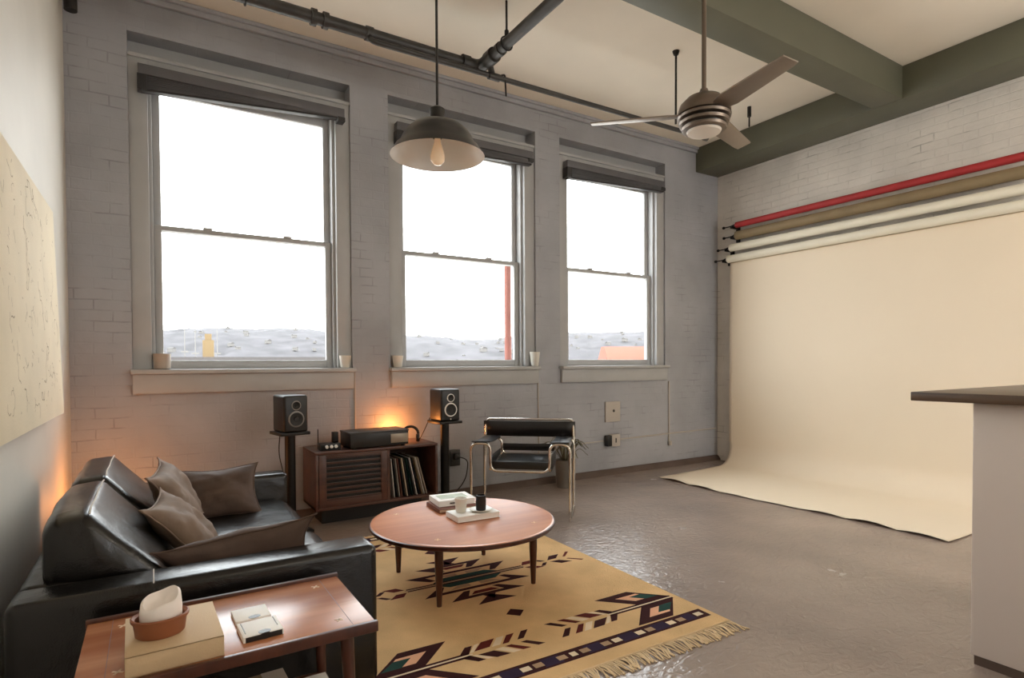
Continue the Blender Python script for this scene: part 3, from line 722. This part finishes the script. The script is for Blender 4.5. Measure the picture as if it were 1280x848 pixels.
b = B(); b.lathe('terra', [(0, 0), (.050, 0), (.054, .004), (.058, .034), (.063, .040), (.064, .047), (.060, .049), (.054, .044), (.050, .01), (0, .008)], n=44, mx=Matrix.Diagonal((1, .82, 1, 1))); b.obj('dish', o)
b = B(); k = b.mi('wax'); n = 40; rings = []
for q, (r, zz) in enumerate(((.040, .009), (.046, .03), (.0465, .06), (.044, .083), (.038, .088), (.028, .076), (.012, .070))):
    row = []
    for i in range(n):
        a = 2*PI*i/n; rim = .016*math.cos(a-.9)+.004*math.sin(3*a)
        rim *= (0, 0, .3, 1, 1, .9, .6)[q]
        row.append(b.bm.verts.new((r*math.cos(a), r*.84*math.sin(a), zz+rim)))
    rings.append(row)
for p, q in zip(rings, rings[1:]):
    for i in range(n): b.bm.faces.new((p[i], p[(i+1) % n], q[(i+1) % n], q[i]))
b.bm.faces.new(rings[-1]); b.bm.faces.new(rings[0][::-1])
bmesh.ops.recalc_face_normals(b.bm, faces=b.bm.faces[:])
tag(b.obj('candle', loc=(.008, 1.682, T+.0515), ang=60), 'melted white candle stub in terracotta dish', 'candle')
def cards(label, x, y, rz, w, d, h, g):
    o = thing('card_box', label, 'box', (x, y, T+.0006), R(rz))
    B().box('paperw', -w/2, w/2, -d/2, d/2, 0, h, .0015).obj('box', o)
    B().lathe('black', [(0, 0), (.016, 0), (.016, .0008), (0, .0008)], Matrix.Translation((.004, -d/2+.010, h)) @ Matrix.Diagonal((1, .7, 1, 1)), 20).obj('thumb_notch', o)
    if g:
        b = B(); b.box('black', -w/2+.006, w/2-.004, -d/2-.0012, -d/2, .001, h-.002); b.lathe('black', [(0, 0), (.016, 0), (.016, .001), (0, .001)], Matrix.Translation((.004, -d/2-.0004, h*.55)) @ Matrix.Rotation(R(90), 4, 'X') @ Matrix.Diagonal((1, .55, 1, 1)), 20); b.box('dgrey', -w/2+.008, -w/2+.0105, -d/2+.02, d/2-.006, h, h+.0004); b.box('dgrey', w/2-.0105, w/2-.008, -d/2+.03, d/2-.004, h, h+.0004); b.obj('dark_end', o)
cards('flat white card box farther from the camera on side table', .227, 1.79, 2, .092, .088, .011, False)
cards('white card box with dark open end nearer the camera on side table', .234, 1.672, 3, .1, .098, .016, True)
bk = book('book', 'olive covered book with pale lettered jacket lying on table shelf', (.14, 1.79, .2065), 2, .40, .27, .05, 'olive')
b = B(); b.box('greyjk', .135, .2005, -.1355, .1355, .0501, .0508)
gl = [((0, 0), (0, 1)), ((0, 1), (.6, 1)), ((.6, 1), (.6, 0)), ((0, .5), (.6, .5)), ((0, 0), (.6, 0))]
for q, segs in enumerate(([0, 1, 2, 3, 4], [0, 4], [0, 1, 3], [0, 1, 3, 4])):
    for i in segs:
        (u0, v0), (u1, v1) = gl[i]; oy = .03-q*.036; ox = .152; sz = .026
        x0, x1 = sorted((ox+v0*sz, ox+v1*sz)); y0, y1 = sorted((oy-u0*sz, oy-u1*sz))
        b.box('dgrey', x0-.002, x1+.002, y0-.002, y1+.002, .0508, .0512)
b.obj('dust_jacket', bk)
b = B(); b.box('paperw', -.055, .055, -.1, .1, 0, .018, .003); b.box('dgrey', -.056, .056, -.101, -.1, .004, .012)
tag(b.obj('magazine', loc=(.405, 1.80, .2065)), 'white magazine lying on right end of the side table shelf', 'magazine')

# ------------------------------------------------------------------ media console
cx0, cx1, cy0, cy1, cz0, cz1 = 1.0, 1.975, 4.35, 4.765, .135, .57
o = thing('record_console', 'walnut media console with slatted door and record bay', 'cabinet', (cx0, cy0, 0))
w, d = cx1-cx0, cy1-cy0; t = .02; xd = .56
b = B(); b.box('walnut', 0, w, 0, d, cz1-t, cz1, .002); b.box('walnut', 0, w, 0.002, d, cz0, cz0+t, .002); b.box('walnut', 0, t, 0, d, cz0, cz1-t, .002); b.box('walnut', w-t, w, 0, d, cz0, cz1-t, .002)
b.box('walnut', xd-t/2, xd+t/2, .01, d, cz0+t, cz1-t); b.box('walnutd', t, w-t, d-.012, d-.002, cz0+t, cz1-t); b.obj('body', o)
b = B(); z0, z1 = cz0+t+.004, cz1-t-.004; x0, x1 = t+.004, xd-t/2-.004
b.box('walnut', x0, x0+.055, .002, .022, z0, z1, .002); b.box('walnut', x1-.05, x1, .002, .022, z0, z1, .002)
b.box('walnut', x0+.05, x1-.045, .002, .022, z0, z0+.045, .002); b.box('walnut', x0+.05, x1-.045, .002, .022, z1-.016, z1, .002)
ns = 9
for k in range(ns):
    zz = z0+.052+(z1-z0-.075)*k/(ns-1); b.box('walnutd', x0+.05, x1-.045, .004, .02, zz-.008, zz+.008, .003)
b.box('black', x0+.04, x1-.04, .024, .03, z0+.02, z1-.01)
dr = b.obj('slatted_door', o)
B().box('black', .08, w-.08, .16, d-.03, 0, cz0).obj('underside_shade', o)  # black recessed box added to stand for the shade under the console
rc = [('white', 'paperw', .004), ('dark', 'black', .004), ('grey', 'greyjk', .004), ('dark brown', 'maroon', .004), ('black', 'black', .005), ('cream', 'pagec', .007), ('black', 'black', .004), ('dark green', 'rugg', .004), ('black', 'dgrey', .004), ('white', 'paperw', .004), ('black', 'black', .004), ('olive', 'olive', .004), ('white', 'paperw', .0035), ('tan', 'tan', .005)]
ordn = ['first', 'second', 'third', 'fourth', 'fifth', 'sixth', 'seventh', 'eighth', 'ninth', 'tenth', 'eleventh', 'twelfth', 'thirteenth', 'fourteenth']
for k, (cn, m, th) in enumerate(rc):
    lean = R(5+k*.75); X0 = cx0+xd+.045+k*.0212
    e = B().box(m, 0, th, 0, .31, 0, .312).obj('record_sleeve', loc=(X0+.012, cy0+.035+random.uniform(0, .012), cz0+t+.001))
    e.rotation_euler = (0, -lean, 0)
    tag(e, '%s record sleeve leaning in the console, %s from the slatted door' % (cn, ordn[k]), 'record', 'records leaning in the console')
o = thing('amplifier', 'wide black stereo receiver on the walnut console', 'receiver', (1.485, 4.475, cz1+.0005), R(2))
B().box('black', -.235, .235, -.13, .12, .012, .125, .006).obj('case', o)
B().box('dgrey', -.238, .238, -.136, .125, .118, .13, .004).obj('lid', o)
B().box('panel', .085, .23, -.1335, -.129, .03, .1, .002).obj('display_panel', o)
for sx in (-.2, .2):
    for sy in (-.1, .1): B().cyl('blackm', (sx, sy, 0), (sx, sy, .013), .018).obj('foot', o)
o = thing('tube_amplifier', 'small black box with antenna and silver knobs on left end of console', 'radio', (1.13, 4.47, cz1+.0005))
B().box('black', -.075, .075, -.05, .06, 0, .05, .004).obj('case', o)
B().tube('blackm', [(-.07, .05, .04), (-.07, .052, .155)], .004, 8).obj('antenna', o)
for k in range(3): B().lathe('silver', [(0, 0), (.013, 0), (.011, .014), (0, .014)], Matrix.Translation((-.03+k*.034, -.05, .028)) @ Matrix.Rotation(R(90), 4, 'X'), 16).obj('knob', o)
B().box('blackm', .03, .072, .0, .05, .05, .13, .004).obj('tower', o)
o = thing('headphones', 'black headphones propped on right end of console', 'headphones', (1.80, 4.50, cz1+.0005), R(-20))
B().tube('black', [(.062*math.cos(a), 0, .07+.062*math.sin(a)) for a in [i*PI/12-PI*.12 for i in range(16)]], .007, 8, flat=1.6).obj('headband', o)
for s in (-1, 1): B().lathe('black', [(0, -.014), (.03, -.014), (.036, 0), (.03, .014), (0, .014)], Matrix.Translation((s*.058, 0, .038)) @ Matrix.Rotation(R(90), 4, 'Y'), 20).obj('ear_cup', o)
o = thing('uplight_lamp', 'small lamp hidden behind the receiver glowing orange on the wall', 'lamp', (1.74, 4.68, cz1+.0005))
B().lathe('blackm', [(0, 0), (.04, 0), (.04, .012), (.012, .016), (.03, .06), (.028, .06), (.01, .02), (0, .02)], n=24).obj('cup', o)
B().lathe('amber', [(0, .022), (.012, .025), (.022, .045), (.016, .066), (0, .07)], n=20).obj('bulb', o)

# ------------------------------------------------------------------ speakers on stands
def speaker(label, loc, rz, ring):
    o = thing('bookshelf_speaker', label, 'speaker', loc, R(rz), 'pair of bookshelf speakers on stands')
    w, dp, h = .175, .22, .265
    B().box('black', -w/2, w/2, -dp/2, dp/2, 0, h, .018, 4).obj('cabinet', o)
    def rnd(prof, z): return Matrix.Translation((0, -dp/2, z)) @ Matrix.Rotation(R(90), 4, 'X')
    for nm, z, r in (('tweeter', .192, .034), ('woofer', .095, .058)):
        e = B().lathe('cone', [(0, -.002+.006), (r*.25, .006), (r*.3, .002), (r*.8, .008), (r*.84, .003), (r*.84, -.004), (0, -.004)], rnd(0, z), 32).obj(nm, o)
        B().lathe(ring, [(r*.8, .001), (r*.82, .007), (r*.97, .006), (r, .001)], rnd(0, z), 40, close=True).obj('ring', e)
    if ring == 'silver': B().lathe('silver', [(0, .002), (.006, .002), (.006, 0), (0, 0)], rnd(0, .018), 14).obj('badge_dot', o)
def stand(label, x, y, ztop, rz):
    o = thing('speaker_stand', label, 'speaker stand', (x, y, 0), R(rz), 'pair of black speaker stands')
    B().box('blackm', -.105, .105, -.115, .115, ztop-.022, ztop, .003).obj('top_plate', o)
    b = B(); b.tube('blackm', [(0, 0, .02), (0, 0, ztop-.022)], .037, 24); b.obj('pole', o)
    B().box('blackm', -.12, .12, -.13, .13, 0, .022, .004).obj('base_plate', o)
stand('black speaker stand between the sofa and the console', .838, 4.42, .735, 10); speaker('bookshelf speaker with grey rings on the stand between sofa and console', (.842, 4.415, .7355), 10, 'dullring')
stand('black speaker stand between the console and leather chair', 2.072, 4.42, .745, 3); speaker('bookshelf speaker with white rings on the stand beside the leather chair', (2.072, 4.42, .7455), 2, 'silver')
wire('speaker_cable', 'black cable down the back of the left speaker stand', 'cable', fillet([(.80, 4.56, .76), (.785, 4.58, .55), (.82, 4.56, .4), (.8, 4.57, .013)], .1), .004, 'black')
wire('speaker_cable', 'black cable slanting from the right speaker to the console', 'cable', fillet([(2.0, 4.56, .76), (1.97, 4.60, .66), (1.93, 4.62, .5755)], .05), .004, 'black')

# ------------------------------------------------------------------ tubular leather chair
o = thing('tubular_armchair', 'chrome tube armchair with black leather straps by the window wall', 'chair', (2.56, 3.945, 0), R(-41))
w = .385; r = .0115; zi = .60
def arch(y, bar, dz=0): # one continuous tube: outer leg, arch over the arm, inner drop, seat bar, mirrored
    P = []
    for s in (-1, 1):
        q = [(s*w, y, .012), (s*w, y, zi+dz), (s*(w-.155), y, zi+dz), (s*(w-.155), y, bar)]
        P += q if s < 0 else q[::-1]
    return P
b = B()
fr = fillet(arch(-.26, .385), .065, 7); b.tube('chrome', fr, r, 12)
b.obj('front_frame', o)
b = B(); b.tube('chrome', fillet(arch(.25, .44, -.02), .06, 7), r, 12); b.obj('rear_frame', o)
for s in (-1, 1): B().tube('chrome', fillet([(s*w, -.26, .05), (s*w, -.26, .012), (s*w, .25, .012), (s*w, .25, .05)], .04), r, 12).obj('runner', o)
b = B(); b.tube('chrome', fillet([(-w, .24, .02), (-w+.004, .30, .735), (w-.004, .30, .735), (w, .24, .02)], .04, 7), r, 12); b.obj('back_tube', o)
b = B()
for s in (-1, 1): b.tube('chrome', fillet([(s*(w-.155), -.26, .40), (s*(w-.155), -.1, .41), (s*(w-.155), .25, .45)], .03), r, 10)
b.obj('seat_rail', o)
def strap(name, P, wv, th=.006):  # leather band along polyline P, half width vector wv
    b = B(); k = b.mi('leather2'); P = [Vector(p) for p in P]; W = Vector(wv); a = [(b.bm.verts.new(p-W), b.bm.verts.new(p+W)) for p in P]
    for (p, q), (r_, s_) in zip(a, a[1:]): b.bm.faces.new((p, q, s_, r_)).material_index = k
    e = b.obj(name, o, ang=60); md = e.modifiers.new('s', 'SOLIDIFY'); md.thickness = th; md.offset = 0; return e
strap('back_strap', [(x, .293-.012*(1-(x/w)**2), .655) for x in [(-w-.012)+2*(w+.012)*i/10 for i in range(11)]], (0, -.006, .066), .009)
strap('lower_back_strap', [(x, .262, .50) for x in [(-w+.15)+2*(w-.15)*i/8 for i in range(9)]], (0, -.006, .03), .006)
for s in (-1, 1):
    strap('arm_strap', [(s*(w-.077), -.275+.535*i/8, zi+.013-.012*math.sin(i/8*PI)-.018*i/8) for i in range(9)], (.068, 0, 0), .009)
    strap('side_strap', [(s*(w-.15), -.225+.42*i/6, .44) for i in range(7)], (0, 0, .055), .012)
strap('seat_sling', [(0, -.255+.47*i/8, .455-.028*math.sin(i/8*PI)-.008*i/8) for i in range(9)], (w-.158, 0, 0), .010)
b = B(); b.box('leather2', -w+.157, w-.157, -.262, -.25, .40, .462, .004); b.obj('seat_front_band', o)

# ------------------------------------------------------------------ plant
o = thing('potted_plant', 'small grey planter with drooping narrow leaves behind the leather chair', 'plant', (3.44, 4.56, 0))
B().lathe('pot', [(0, 0), (.088, 0), (.092, .006), (.102, .27), (.096, .27), (.092, .24), (0, .24)], n=36).obj('pot', o)
B().lathe('soil', [(0, .242), (.09, .241), (.09, .236), (0, .236)], n=24).obj('soil', o)
rs = random.Random(11)
for k in range(16):
    a = k*2.4+.4; l = rs.uniform(.2, .34); hh = rs.uniform(.12, .26); b = B(); kk = b.mi('leaf'); n = 9; rows = []
    if math.sin(a) > .5: l *= .55
    for i in range(n+1):
        t_ = i/n; rr = .03+l*t_; z = .25+hh*math.sin(min(1, t_*1.15)*PI*.62)*1.05-.16*max(0, t_-.55)**1.2
        wd = .013*math.sin(PI*min(.98, .12+t_*.88))+.002
        c = Vector((rr*math.cos(a), rr*math.sin(a)*.7, z)); sd = Vector((-math.sin(a), math.cos(a), 0))
        rows.append((b.bm.verts.new(c-sd*wd+Vector((0, 0, .004))), b.bm.verts.new(c), b.bm.verts.new(c+sd*wd+Vector((0, 0, .004)))))
    for p, q in zip(rows, rows[1:]):
        for i in range(2): b.bm.faces.new((p[i], p[i+1], q[i+1], q[i])).material_index = kk
    e = b.obj('leaf', o, ang=80); md = e.modifiers.new('s', 'SOLIDIFY'); md.thickness = .002

# ------------------------------------------------------------------ corner lamp behind the sofa
o = thing('corner_lamp', 'small lamp in left corner behind the sofa glowing orange', 'lamp', (-.2, 4.28, 0))
B().lathe('blackm', [(0, 0), (.07, 0), (.07, .012), (.01, .02), (.01, .3), (0, .3)], n=24).obj('base', o)
B().lathe('amber', [(0, .3), (.02, .305), (.035, .34), (.02, .375), (0, .38)], n=20).obj('bulb', o)

# ------------------------------------------------------------------ outside
def hill():
    b = B(); k = b.mi('fol'); rows = []
    nx, ny = 150, 26
    for i in range(nx+1):
        az = R(-8+100*i/nx); row = []
        for j in range(ny+1):
            d = 420+j*18; t_ = j/ny
            top = 44+12*noise.noise(Vector((az*3.1, 0, 0)))+5*noise.noise(Vector((az*11, 3, 0)))
            z = -14+(top+14)*math.sin(t_*PI/2)**1.1+noise.noise(Vector((az*60, j*.6, 1)))*2.6+noise.noise(Vector((az*160, j*1.3, 5)))*1.4
            row.append(b.bm.verts.new((d*math.sin(az), d*math.cos(az), z)))
        rows.append(row)
    for p, q in zip(rows, rows[1:]):
        for j in range(ny): b.bm.faces.new((p[j], q[j], q[j+1], p[j+1])).material_index = k
    return b.obj('hillside')
struct(hill(), 'pale wooded hillside far beyond the windows', 'hillside')
struct(B().box('ground', -900, 1500, 6, 1600, -15.2, -15).obj('ground'), 'city ground outside', 'ground')
def at(az, d): return (d*math.sin(R(az)), d*math.cos(R(az)))
def house(x, y, z, w, dp, h, wall, roof, label, group=None, rz=0):
    o = thing('house', label, 'house', (x, y, z), rz, group)
    B().box(wall, -w/2, w/2, -dp/2, dp/2, 0, h).obj('wall', o)
    B().prism(roof, [(-w/2*1.08, h), (w/2*1.08, h), (0, h+w*.28)], -dp/2*1.05, dp/2*1.05, 'y').obj('roof', o)
    return o
rs = random.Random(21)
proto = None; spots = []
for k in range(90):
    az = [rs.uniform(0.5, 14), rs.uniform(20, 33), rs.uniform(36.5, 46)][k % 3 if k % 5 else 1]; j = rs.uniform(2, 20); d = 420+j*18-6; t_ = j/26
    top = 44+12*noise.noise(Vector((R(az)*3.1, 0, 0)))+5*noise.noise(Vector((R(az)*11, 3, 0)))
    z = -14+(top+14)*math.sin(t_*PI/2)**1.1-1
    x, y = at(az, d)
    if any((x-p)**2+(y-q)**2 < 15**2 for p, q in spots): continue
    spots.append((x, y))
    if proto is None:
        proto = house(x, y, z, 6, 6, 4, 'bldw', 'bldg', 'tiny pale house among trees on the far hillside', 'houses on the far hillside')
    else:
        e = proto.copy(); C.objects.link(e); e.location = (x, y, z); e.rotation_euler = (0, 0, rs.uniform(0, 3)); s = rs.uniform(.35, .8); e.scale = (s, s, s)
        for ch in proto.children: q = ch.copy(); C.objects.link(q); q.parent = e
# yellow tower, masts and white sheds seen low in the left window
x, y = at(4.15, 260); o = thing('tower', 'yellow tower block far off in the left window', 'tower', (x, y, -15), R(-5))
B().box('bldy', -2, 2, -2, 2, 0, 26).obj('shaft', o); B().box('bldy', -1.2, 1.2, -1.2, 1.2, 26, 28.5).obj('cap', o); B().box('bldw', -3, 3, -2.2, 2.2, 13, 16.5).obj('base', o)
for k, (az, h) in enumerate(((2.35, 32), (3.15, 31), (4.85, 31))):
    x, y = at(az, 255); m = thing('mast', ['leftmost thin mast left of the yellow tower', 'thin mast nearest left of the yellow tower', 'thin mast right of the yellow tower'][k], 'mast', (x, y, -15), group='masts around the yellow tower')
    B().tube('bldw', [(0, 0, 0), (0, 0, h)], .22, 8, r1=.12).obj('pole', m); B().box('bldw', -1.2, 1.2, -.2, .2, h*.66, h*.66+.5).obj('arm', m)
for k, (az, w_, h) in enumerate(((1.7, 3, 16.4), (3.5, 3, 16.8), (5.4, 2.6, 16.2))):
    x, y = at(az, 250); house(x, y, -15, w_, 4, h-1, 'bldw', 'bldg', ['pale shed left of the masts', 'pale shed in front of the yellow tower', 'pale shed right of the masts'][k], 'sheds around the yellow tower')
x, y = at(8, 75); o = thing('rooftop', 'long flat pinkish roof just below the left window view', 'building', (x, y, -15), R(-6))
B().box('pink', -16, 10, -4, 6, 0, 16.5).obj('wall', o); B().box('bldg', -16, 10, 5.5, 6.2, 16.5, 17.2).obj('parapet', o)
x, y = at(44.2, 160); o = thing('house', 'large house with orange roof in the right window view', 'house', (x, y, -15), R(-30))
B().box('bldw', -7, 12, -6, 6, 0, 17).obj('wall', o); B().prism('bldr', [(-7, 17), (7, 17), (2, 20.5), (-2, 20.5)], -10, 13, 'x').obj('roof', o); B().prism('bldr', [(2, 17.5), (9, 17.5), (5.5, 23.5)], -7, 3, 'y').obj('gable', o)
o = B().tube('brickr', [(4.03, 6.6, -15), (4.03, 6.6, 2.55)], .045, 10).obj('red_pole'); tag(o, 'rust red pole just outside the middle window', 'pole')

# ------------------------------------------------------------------ light
w = bpy.data.worlds.new('sky'); bpy.context.scene.world = w; w.use_nodes = True; nt = w.node_tree; N = nt.nodes.new; L = nt.links.new
bg = nt.nodes['Background']; tc = N('ShaderNodeTexCoord'); sp = N('ShaderNodeSeparateXYZ'); L(tc.outputs['Generated'], sp.inputs[0])
rp = N('ShaderNodeValToRGB'); e = rp.color_ramp.elements; e[0].position = .0; e[1].position = .6
e[0].color = (.98, .97, .96, 1); e[1].color = (.90, .95, 1.0, 1)
cn = N('ShaderNodeTexNoise'); cn.inputs['Scale'].default_value = 3; cn.inputs['Detail'].default_value = 5; L(tc.outputs['Generated'], cn.inputs['Vector'])
ad = N('ShaderNodeMath'); ad.operation = 'MULTIPLY_ADD'; ad.inputs[1].default_value = .15; L(cn.outputs[0], ad.inputs[0]); L(sp.outputs[2], ad.inputs[2])
L(ad.outputs[0], rp.inputs[0]); L(rp.outputs[0], bg.inputs[0]); bg.inputs[1].default_value = 7.6
def point(name, loc, e, col, r):
    l = bpy.data.lights.new(name, 'POINT'); l.energy = e; l.color = col; l.shadow_soft_size = r
    o = bpy.data.objects.new(name, l); C.objects.link(o); o.location = loc; return o
point('uplight_bulb', (1.74, 4.68, .655), 6, (1, .33, .075), .03)
point('corner_bulb', (-.2, 4.28, .41), 6, (1, .36, .09), .03)
for k, (x, y) in enumerate(((1.4, -1.4), (4.5, -.6))): point('fill_light', (x, y, 2.6), (26, 72)[k], (1, .92, .80), .25)  # added fill lights out of view behind the camera, without fixtures
sc = bpy.context.scene
sc.view_settings.view_transform = 'Standard'; sc.view_settings.look = 'None'; sc.view_settings.exposure = .22; sc.view_settings.gamma = 1
sc.view_settings.use_curve_mapping = False
